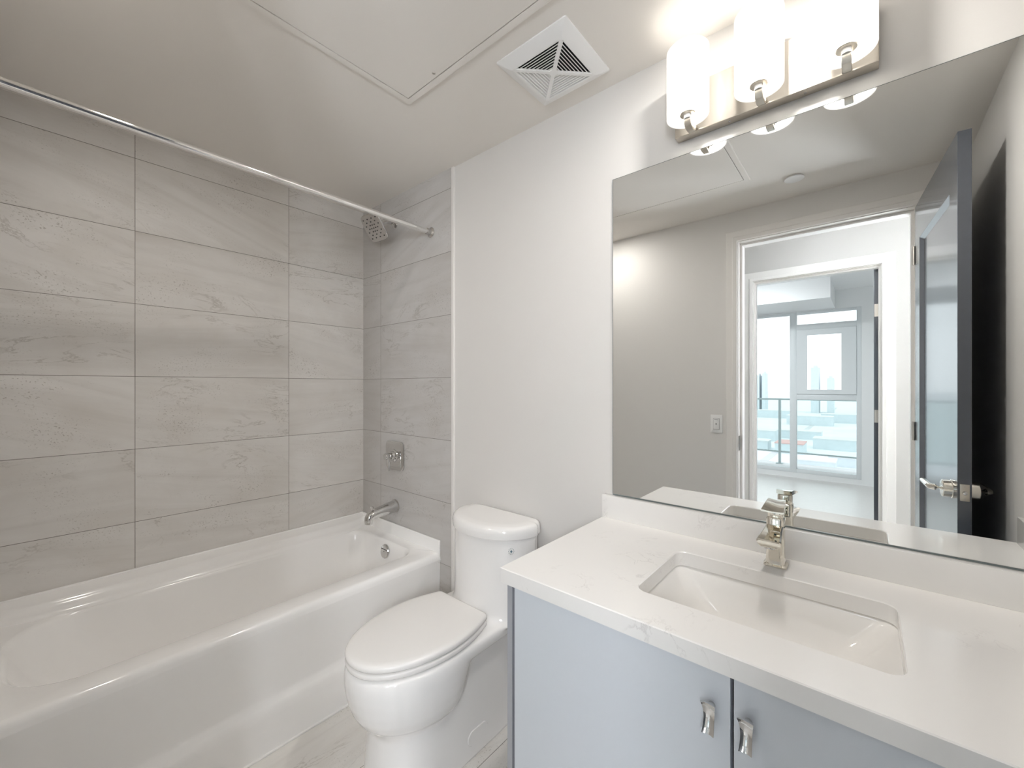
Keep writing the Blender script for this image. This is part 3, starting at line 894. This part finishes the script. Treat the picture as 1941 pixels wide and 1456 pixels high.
# counter with sink cut-out, back splash and side splash
top = thing('countertop', 'white quartz counter with faint grey veins on the grey vanity', 'countertop', (1.06, 0.18, CZ - CT))
SX0, SX1, SY0, SY1 = 0.896, 1.182, -0.048, 0.400
b = BM()
cx1 = XW - 0.001
lp_ = [rrect(SX0, SX1, SY0, SY1, 0.028, CZ - CT, 6), rrect(SX0, SX1, SY0, SY1, 0.028, CZ - 0.002, 6), rrect(SX0 - 0.002, SX1 + 0.002, SY0 - 0.002, SY1 + 0.002, 0.029, CZ, 6),
       rrect(CX0 + 0.002, cx1, CY0, CY1 - 0.002, 0.002, CZ, 6), rrect(CX0, cx1, CY0, CY1, 0.002, CZ - 0.002, 6), rrect(CX0, cx1, CY0, CY1, 0.002, CZ - CT, 6)]
loft(b, lp_, closed=True)
obj('slab', b, M['quartz'], top, 25)
b = BM(); box(b, 1.312, cx1, CY0, CY1, CZ, 0.937, 0.0012); obj('backsplash', b, M['quartz'], top, 25)
b = BM(); box(b, 0.786, 1.312, CY0, CY0 + 0.018, CZ, 0.937, 0.0012); obj('side_splash', b, M['quartz'], top, 25)

# undermount sink
snk = thing('sink', 'white rectangular undermount sink set into the quartz counter', 'sink', (1.04, 0.176, 0.69))
b = BM()
zt = CZ - CT - 0.0005
o_ = 0.006
rr = []
for a0, a1, c0, c1, z, r in ((-0.02, -0.02, -0.02, -0.02, zt, 0.03), (-o_ + 0.0, -o_, -o_, -o_, zt, 0.032), (-0.003, -0.003, -0.003, -0.003, zt - 0.003, 0.034), (0.001, 0.001, 0.004, 0.004, zt - 0.012, 0.036),
                             (0.012, 0.008, 0.028, 0.028, zt - 0.045, 0.04), (0.030, 0.024, 0.065, 0.065, zt - 0.085, 0.045), (0.050, 0.046, 0.105, 0.105, zt - 0.112, 0.045),
                             (0.070, 0.070, 0.135, 0.135, zt - 0.125, 0.04), (0.11, 0.11, 0.19, 0.19, zt - 0.130, 0.03)):
    rr.append(rrect(SX0 + a0, SX1 - a1, SY0 + c0, SY1 - c1, r, z, 6))
# underside shell
for a, z in ((0.10, zt - 0.138), (0.05, zt - 0.125), (0.0, zt - 0.06), (-0.02, zt - 0.01)):
    rr.append(rrect(SX0 + a, SX1 - a, SY0 + a, SY1 - a, 0.03, z, 6))
loft(b, rr, closed=True)
bo = [rr[8], rr[9]]
b2 = BM()
loft(b, [[(x, y, z + 0.0001) for x, y, z in rr[8]], [(1.04 + (x - 1.04) * 0.1, 0.176 + (y - 0.176) * 0.1, z - 0.001) for x, y, z in rr[8]]], False, True)
b2.free()
obj('basin', b, M['basin'], snk, 60)
b = BM(); lathe(b, [(0, 0.028), (0.002, 0.027), (0.004, 0.02), (0.007, 0.017), (0.008, 0)], (1.04, 0.176, zt - 0.131), (0, 0, 1), 28)
obj('drain', b, M['chrome'], snk)
b = BM(); lathe(b, [(0, 0.013), (0.003, 0.013), (0.004, 0.009), (0.001, 0.008), (0.001, 0)], (SX0 + 0.0075, 0.155, zt - 0.032), (1, 0, 0.25), 22)
ovs = obj('overflow_ring', b, M['chrome'], snk)

# faucet
fx, fy = 1.252, 0.178
fa = thing('faucet', 'polished chrome single-lever basin faucet behind the sink', 'faucet', (fx, fy, CZ))
def rr2(hx, hy, r, z, dx=0.0, dy=0.0):
    return [(x + dx, y + dy, zz) for x, y, zz in rrect(fx - hx, fx + hx, fy - hy, fy + hy, r, z, 5)]
b = BM(); loft(b, [rr2(0.027, 0.026, 0.014, CZ + 0.0004), rr2(0.027, 0.026, 0.014, CZ + 0.004), rr2(0.024, 0.023, 0.012, CZ + 0.007)])
obj('base_plate', b, M['polished_nickel'], fa)
b = BM(); loft(b, [rr2(0.021, 0.0205, 0.009, CZ + 0.006), rr2(0.0205, 0.0195, 0.009, CZ + 0.04), rr2(0.0205, 0.019, 0.009, CZ + 0.085), rr2(0.021, 0.0195, 0.009, CZ + 0.120), rr2(0.019, 0.0175, 0.008, CZ + 0.124)])
obj('body', b, M['polished_nickel'], fa, 30)
def sect(x, z0, z1, w0, w1):
    """spout cross-section in the y-z plane, wider below the rim"""
    zm = z0 + (z1 - z0) * 0.35
    return [(x, fy - w0, zm), (x, fy - w1, z1 - 0.003), (x, fy - w1 * 0.85, z1), (x, fy + w1 * 0.85, z1), (x, fy + w1, z1 - 0.003), (x, fy + w0, zm), (x, fy + w0 * 0.72, z0), (x, fy - w0 * 0.72, z0)]
b = BM(); loft(b, [sect(fx - 0.012, 0.915, 0.966, 0.0175, 0.0185), sect(fx - 0.03, 0.919, 0.964, 0.0175, 0.019), sect(fx - 0.06, 0.926, 0.959, 0.019, 0.021), sect(fx - 0.09, 0.931, 0.954, 0.022, 0.024), sect(fx - 0.105, 0.933, 0.951, 0.0235, 0.0255), sect(fx - 0.108, 0.936, 0.948, 0.0225, 0.0245)])
spt = obj('spout', b, M['polished_nickel'], fa, 30)
b = BM(); lathe(b, [(0, 0.0115), (0.008, 0.0115), (0.010, 0.009), (0.010, 0.0)], (fx - 0.088, fy, 0.935), (-0.25, 0, -1), 20)
obj('aerator', b, M['chrome'], spt)
b = BM(); loft(b, [rr2(0.0175, 0.0165, 0.009, CZ + 0.123), rr2(0.0185, 0.0175, 0.009, CZ + 0.128), rr2(0.0185, 0.0175, 0.009, CZ + 0.146), rr2(0.017, 0.016, 0.008, CZ + 0.150)])
cap = obj('handle', b, M['polished_nickel'], fa, 30)
b = BM()
ll = []
for x, z, w, t in ((fx + 0.022, CZ + 0.158, 0.0185, 0.010), (fx + 0.012, CZ + 0.158, 0.020, 0.011), (fx - 0.012, CZ + 0.155, 0.0215, 0.009), (fx - 0.038, CZ + 0.151, 0.0230, 0.006), (fx - 0.056, CZ + 0.148, 0.0240, 0.0035)):
    ll.append([(x, fy - w, z - t / 2), (x, fy - w, z + t / 2 + 0.001), (x, fy - w * 0.5, z + t / 2), (x, fy, z + t / 2 - 0.0008), (x, fy + w * 0.5, z + t / 2), (x, fy + w, z + t / 2 + 0.001), (x, fy + w, z - t / 2), (x, fy, z - t / 2 - 0.001)])
loft(b, ll)
obj('lever', b, M['polished_nickel'], cap, 30)
b = BM(); lathe(b, [(0, 0.003), (0.001, 0.003), (0.001, 0)], (fx - 0.0185, fy, CZ + 0.137), (-1, 0, 0), 12)
obj('indicator', b, M['emblem'], cap)

# ------------------------------------------------------------------ mirror
mr = thing('mirror', 'large frameless wall mirror above the counter reflecting the open doorway', 'mirror', (XW, 0.165, 0.939))
b = BM(); box(b, 1.3325, XW - 0.0005, YR + 0.004, 0.677, 0.9405, 2.042, 0.0008)
obj('mirror_sheet', b, M['mirror'], mr, 0)
b = BM(); box(b, 1.3318, XW - 0.0005, YR + 0.004, 0.677, 0.9375, 0.9405)
obj('bottom_channel', b, M['mirror_edge'], mr, 0)
b = BM(); box(b, 1.3324, XW - 0.0005, 0.677, 0.6778, 0.9405, 2.0428); box(b, 1.3324, XW - 0.0005, YR + 0.004, 0.677, 2.042, 2.0428)
obj('polished_edge', b, M['mirror_edge'], mr, 0)

# ------------------------------------------------------------------ vanity light
vl = thing('vanity_light', 'brushed nickel wall light with three lit opal glass shades over the mirror', 'wall light', (XW, 0.215, 2.085))
b = BM(); box(b, 1.304, XW - 0.0005, -0.022, 0.452, 2.086, 2.232, 0.0015)
obj('back_plate', b, M['nickel'], vl, 20)
for yy in (0.302, 0.122):
    b = BM(); lathe(b, [(0, 0.004), (0.0015, 0.0035), (0.002, 0)], (1.32, yy, 2.0862), (0, 0, -1), 12)
    obj('screw', b, M['satin_chrome'], vl)
SHX = 1.236
for yc in (0.393, 0.214, 0.036):
    b = BM()
    pts = [(1.306, yc, 2.094), (1.296, yc, 2.094), (1.289, yc, 2.090), (1.284, yc, 2.082), (1.278, yc, 2.075), (1.268, yc, 2.072), (1.250, yc, 2.072), (1.241, yc, 2.074), (1.237, yc, 2.080), (1.236, yc, 2.094)]
    bar_path(b, pts, (0, 1, 0), 0.019, 0.007, 0.0015)
    am = obj('arm', b, M['nickel'], vl, 40)
    b = BM(); lathe(b, [(0, 0.010), (0.012, 0.010), (0.012, 0.0)], (SHX, yc, 2.090), (0, 0, 1), 20)
    obj('socket', b, M['white_plastic'], am)
    b = BM(); lathe(b, [(0, 0.008), (0, 0.020), (0.002, 0.0215), (0.004, 0.020), (0.004, 0.008)], (SHX, yc, 2.101), (0, 0, 1), 28)
    obj('holder_disc', b, M['nickel'], am)
    b = BM()
    R_, t_ = 0.0565, 0.004
    n = 48
    rings = []
    for z, r in ((2.096, R_ - t_), (2.095, R_ - t_ / 2), (2.096, R_), (2.284, R_), (2.2855, R_ - t_ / 2), (2.284, R_ - t_)):
        rings.append([(SHX + r * cos(2 * pi * k / n), yc + r * sin(2 * pi * k / n), z) for k in range(n)])
    loft(b, rings, closed=True)
    shd = obj('lamp_shade', b, M['shade'], vl, 40)
    shd['label'] = 'lit white opal glass cylinder shade'
    b = BM(); lathe(b, [(0, 0.010), (0.002, 0.012), (0.02, 0.019), (0.045, 0.021), (0.09, 0.021), (0.105, 0.016), (0.11, 0.0)], (SHX, yc, 2.105), (0, 0, 1), 24)
    obj('bulb', b, M['bulb'], vl, 60)

# ------------------------------------------------------------------ ceiling fittings
VX0, VX1, VY0, VY1 = 0.994, 1.264, 0.652, 0.922
vcx, vcy = (VX0 + VX1) / 2, (VY0 + VY1) / 2
vt = thing('exhaust_vent', 'square white exhaust fan grille with diagonal ribs on the ceiling', 'exhaust vent', (vcx, vcy, ZC))
b = BM()
loft(b, [rrect(VX0, VX1, VY0, VY1, 0.006, ZC - 0.0002, 3), rrect(VX0, VX1, VY0, VY1, 0.006, ZC - 0.004, 3), rrect(VX0 + 0.032, VX1 - 0.032, VY0 + 0.032, VY1 - 0.032, 0.004, ZC - 0.022, 3),
         rrect(VX0 + 0.042, VX1 - 0.042, VY0 + 0.042, VY1 - 0.042, 0.003, ZC - 0.022, 3), rrect(VX0 + 0.042, VX1 - 0.042, VY0 + 0.042, VY1 - 0.042, 0.003, ZC - 0.0004, 3)], closed=True)
obj('frame', b, M['white_plastic'], vt, 25)
b = BM(); box(b, VX0 + 0.04, VX1 - 0.04, VY0 + 0.04, VY1 - 0.04, ZC - 0.0016, ZC - 0.0006)
obj('duct_opening', b, M['dark'], vt, 0)  # near-black plate paints the unlit depth behind the louvres
b = BM()
hw = (VX1 - VX0) / 2 - 0.042
for s in (1, -1):
    bar_path(b, [(vcx - hw, vcy - s * hw, ZC - 0.0205), (vcx, vcy, ZC - 0.0205), (vcx + hw, vcy + s * hw, ZC - 0.0205)], (-s * 0.7071, 0.7071, 0), 0.013, 0.006, 0.001)
loft(b, [rrect(vcx - 0.014, vcx + 0.014, vcy - 0.014, vcy + 0.014, 0.004, ZC - 0.017, 3), rrect(vcx - 0.014, vcx + 0.014, vcy - 0.014, vcy + 0.014, 0.004, ZC - 0.0238, 3)])
obj('ribs', b, M['white_plastic'], vt, 25)
b = BM()
ns = 9
for (ox, oy) in ((1, 0), (-1, 0), (0, 1), (0, -1)):
    tx, ty = -oy, ox
    for k in range(ns):
        d0 = 0.016 + (hw - 0.018) * k / (ns - 1)
        hl = d0 - 0.004
        if hl < 0.004:
            continue
        lps = []
        for s in (-1, 1):
            q = []
            for dd, zz in ((0.0020, -0.0215), (0.0050, -0.0215), (-0.0022, -0.0125), (-0.0042, -0.0125)):
                dpos = d0 + dd
                q.append((vcx + ox * dpos + tx * hl * s, vcy + oy * dpos + ty * hl * s, ZC + zz))
            lps.append(q)
        loft(b, lps)
obj('louvres', b, M['white_plastic'], vt, 0)

PX0, PX1, PY0, PY1 = 0.262, 0.928, 0.452, 1.300
ac = thing('access_panel', 'flush painted access panel in a thin raised frame on the ceiling', 'access panel', ((PX0 + PX1) / 2, (PY0 + PY1) / 2, ZC))
b = BM()
fw = 0.024
loft(b, [rrect(PX0, PX1, PY0, PY1, 0.002, ZC, 2), rrect(PX0, PX1, PY0, PY1, 0.002, ZC - 0.005, 2), rrect(PX0 + 0.003, PX1 - 0.003, PY0 + 0.003, PY1 - 0.003, 0.002, ZC - 0.0075, 2), rrect(PX0 + fw, PX1 - fw, PY0 + fw, PY1 - fw, 0.002, ZC - 0.0075, 2), rrect(PX0 + fw, PX1 - fw, PY0 + fw, PY1 - fw, 0.002, ZC, 2)], closed=True)
obj('frame', b, M['ceiling'], ac, 20)
b = BM(); g_ = fw + 0.003
box(b, PX0 + g_, PX1 - g_ , PY0 + g_, PY1 - g_, ZC - 0.0072, ZC - 0.001, 0.0006)
hatch = obj('hatch', b, M['ceiling'], ac, 20)
b = BM(); lathe(b, [(0, 0.006), (0.001, 0.0055), (0.0012, 0.003), (0.0005, 0.0025), (0.0005, 0)], (0.885, 1.106, ZC - 0.0072), (0, 0, -1), 16)
obj('screw_lock', b, M['hinge'], hatch)
b = BM(); box(b, PX0 + fw - 0.001, PX1 - fw + 0.001, PY0 + fw - 0.001, PY1 - fw + 0.001, ZC - 0.0009, ZC - 0.0002)
obj('seam_recess', b, M['dark'], ac, 0)  # near-black sheet paints the shade inside the hatch seam

b = BM(); lathe(b, [(0, 0.036), (0.006, 0.036), (0.006, 0.043), (0.0085, 0.043), (0.0105, 0.041), (0.0115, 0.0)], (0.137, 0.281, ZC), (0, 0, -1), 36)
tag(obj('sprinkler_cover', b, M['white_plastic']), 'round white sprinkler cover plate on the ceiling, seen in the mirror', 'sprinkler cover')

# unseen downlights added as fill: one over the tub foot, one over the vanity
for dlx, dly, where, lens in ((0.195, 1.385, 'over the foot end of the bathtub', 'downlight'), (0.98, 0.2, 'over the vanity counter', 'counter_downlight')):
    dl = thing('downlight', 'recessed round ceiling downlight ' + where, 'downlight', (dlx, dly, ZC))
    b = BM(); lathe(b, [(0, 0.046), (0, 0.062), (0.003, 0.062), (0.005, 0.058), (0.005, 0.047), (0.001, 0.046)], (dlx, dly, ZC), (0, 0, -1), 40)
    obj('trim_ring', b, M['white_plastic'], dl)
    b = BM(); lathe(b, [(0.0005, 0.046), (0.003, 0.046), (0.004, 0.04), (0.004, 0.0)], (dlx, dly, ZC), (0, 0, -1), 40)
    obj('lens', b, M[lens], dl)

# ------------------------------------------------------------------ light switch
sw = thing('light_switch', 'white rocker light switch beside the door casing, seen in the mirror', 'light switch', (XD, 0.7125, 1.026))
def swp(q):
    loft(q, [rrect(-0.035, 0.035, -0.057, 0.057, 0.004, 0, 4), rrect(-0.035, 0.035, -0.057, 0.057, 0.004, 0.004, 4), rrect(-0.032, 0.032, -0.054, 0.054, 0.004, 0.006, 4)])
pl_ = obj('cover_plate', oriented(swp, (XD, 0.7125, 1.081), (1, 0, 0)), M['white_plastic'], sw)
def gap(q):
    box(q, -0.0178, 0.0178, -0.0348, 0.0348, 0.0055, 0.0064)
obj('rocker_gap', oriented(gap, (XD, 0.7125, 1.081), (1, 0, 0)), M['rubber'], sw, 0)  # dark plate paints the shade in the gap around the rocker
def rock(q):
    loft(q, [rrect(-0.0165, 0.0165, -0.0335, 0.0335, 0.002, 0.0055, 3), rrect(-0.0165, 0.0165, -0.0335, 0.0335, 0.002, 0.0085, 3), rrect(-0.015, 0.015, -0.032, 0.032, 0.002, 0.0095, 3)])
rk = obj('rocker', oriented(rock, (XD, 0.7125, 1.081), (1, 0, 0)), M['white_plastic'], sw)
def ledf(q):
    box(q, -0.0035, 0.0035, -0.0035, 0.0035, 0.0092, 0.0100)
def barf(q):
    box(q, -0.011, 0.011, 0.0255, 0.0272, 0.0092, 0.0098)
obj('slot_mark', oriented(barf, (XD, 0.7125, 1.081), (1, 0, 0)), M['led'], rk, 0)
obj('indicator', oriented(ledf, (XD, 0.7125, 1.081), (1, 0, 0)), M['led'], rk, 0)

# ------------------------------------------------------------------ unseen lamps added in the hall and bedroom as fill light
def flush_fill_lamp(x, y, z, m, label):
    t = thing('ceiling_lamp', label, 'ceiling lamp', (x, y, z))
    b = BM(); lathe(b, [(0, 0.17), (0.03, 0.17), (0.034, 0.165), (0.034, 0.0)], (x, y, z), (0, 0, -1), 40)
    obj('housing', b, M['white_plastic'], t)
    b = BM(); lathe(b, [(0.033, 0.155), (0.045, 0.15), (0.058, 0.11), (0.064, 0.05), (0.065, 0.0)], (x, y, z), (0, 0, -1), 40)
    obj('diffuser', b, m, t, 60)
    return t
flush_fill_lamp(-0.70, 0.25, ZH, M['hall_lamp'], 'round flush ceiling lamp in the hall outside the bathroom door')
flush_fill_lamp(-2.7, 1.2, ZH + 0.06, M['bed_lamp'], 'round flush ceiling lamp in the bedroom')

for scy, where in ((-0.52, 'nearest the bedroom door'), (-1.10, 'farther from the bedroom door')):  # unseen sconces added to light the bathroom through its doorway
    scx, scz = XH, 1.66
    sc_ = thing('wall_sconce', 'white box-shaped wall sconce on the hall wall, ' + where, 'wall light', (scx, scy, scz))
    b = BM(); box(b, scx, scx + 0.03, scy - 0.07, scy + 0.07, scz - 0.09, scz + 0.09, 0.004)
    obj('back_plate', b, M['nickel'], sc_, 20)
    b = BM()
    box(b, scx + 0.03, scx + 0.095, scy - 0.13, scy - 0.122, scz - 0.26, scz + 0.26); box(b, scx + 0.03, scx + 0.095, scy + 0.122, scy + 0.13, scz - 0.26, scz + 0.26)
    box(b, scx + 0.03, scx + 0.095, scy - 0.122, scy + 0.122, scz - 0.26, scz - 0.252); box(b, scx + 0.03, scx + 0.095, scy - 0.122, scy + 0.122, scz + 0.252, scz + 0.26)
    box(b, scx + 0.03, scx + 0.036, scy - 0.122, scy + 0.122, scz - 0.252, scz + 0.252)
    obj('housing', b, M['white_plastic'], sc_, 20)
    b = BM(); box(b, scx + 0.07, scx + 0.088, scy - 0.122, scy + 0.122, scz - 0.252, scz + 0.252, 0.004)
    obj('diffuser', b, M['sconce'], sc_, 20)

# ------------------------------------------------------------------ balcony and the city beyond the bedroom window
b = BM(); box(b, -6.15, XBW - 0.12, -2.0, 4.0, -0.25, -0.06); struct('floor_balcony', b, M['concrete'], smooth=0)
rl_ = thing('balcony_railing', 'glass balcony railing with thin metal posts beyond the bedroom window', 'railing', (-6.0, 1.0, -0.06))
b = BM(); box(b, -6.02, -5.98, -2.0, 4.0, 1.065, 1.095, 0.004); obj('top_rail', b, M['rail_metal'], rl_, 20)
b = BM(); box(b, -6.012, -5.988, -2.0, 4.0, 0.14, 0.165, 0.003); obj('bottom_rail', b, M['rail_metal'], rl_, 20)
for y in (-1.4, 1.173, 2.5):
    b = BM(); box(b, -6.03, -5.97, y - 0.018, y + 0.018, -0.06, 1.066, 0.003); box(b, -6.06, -5.94, y - 0.05, y + 0.05, -0.0605, -0.045, 0.003)
    obj('post', b, M['rail_metal'], rl_, 20)
for ya, yb in ((-2.0, -1.42), (-1.38, 1.153), (1.193, 2.48), (2.52, 4.0)):
    b = BM(); box(b, -6.004, -5.996, ya, yb, 0.165, 1.065); obj('glass_panel', b, M['rail_glass'], rl_, 0)

GZ = -62.0
b = BM(); box(b, -5200, -30, -2200, 2600, GZ - 2, GZ); struct('ground', b, M['snow'], smooth=0)
def tower(y, x, w, d, ztop, label, steps=0):
    t = thing('office_tower', label, 'tower', (x, y, GZ))
    b = BM(); box(b, x - d / 2, x + d / 2, y - w / 2, y + w / 2, GZ, ztop)
    obj('facade', b, M['tower'], t, 0)
    b = BM(); box(b, x - d * 0.25, x + d * 0.25, y - w * 0.25, y + w * 0.25, ztop, ztop + 5)
    obj('roof_plant', b, M['concrete'], t, 0)
TD = -1200
def skyline(px, w, top, label):
    r = (px - 970.5) / 784.1
    a = radians(49.374)
    dx, dy = sin(a) + r * cos(a), cos(a) - r * sin(a)
    t = (2 * 1.3325 - TD) / dx
    tower(dy * t, TD, w, 40, CAM_H + t * (731 - top) / 784.1, label)
skyline(1546, 15, 697, 'tallest hazy grey tower on the skyline in the middle window pane')
skyline(1575, 12, 717, 'shorter hazy tower right of the tallest one on the skyline')
skyline(1450, 7, 708, 'slim hazy tower left of the window mullion on the skyline')
skyline(1440, 5, 712, 'hazy tower at the left edge of the window skyline')
def shed(x, y, w, d, h, roof, label, group=None):
    t = thing('low_building', label, 'building', (x, y, GZ), group)
    b = BM(); box(b, x - d / 2, x + d / 2, y - w / 2, y + w / 2, GZ, GZ + h); obj('walls', b, M['tower'], t, 0)
    b = BM(); box(b, x - d / 2 - 0.4, x + d / 2 + 0.4, y - w / 2 - 0.4, y + w / 2 + 0.4, GZ + h, GZ + h + 0.8); obj('roof', b, roof, t, 0)
shed(-470, 55, 22, 30, 9, M['brick'], 'low building with a faded red roof far below the window')
for k, (x, y, w, d, h) in enumerate(((-380, 30, 26, 22, 8), (-420, 14, 18, 26, 7), (-520, 24, 34, 24, 10), (-600, 60, 40, 20, 9), (-330, 42, 22, 16, 7), (-560, 92, 26, 24, 11), (-480, 84, 20, 20, 8), (-820, 70, 60, 30, 14), (-900, 30, 60, 30, 14), (-960, 140, 60, 30, 14))):
    shed(x, y, w, d, h, M['concrete'], 'low pale flat-roofed building in the snowy city far below the window', 'low buildings far below the window')
b = BM(); box(b, -1500, -35, 63, 69, GZ, GZ + 0.15); struct('road_surface', b, M['asphalt'], smooth=0)
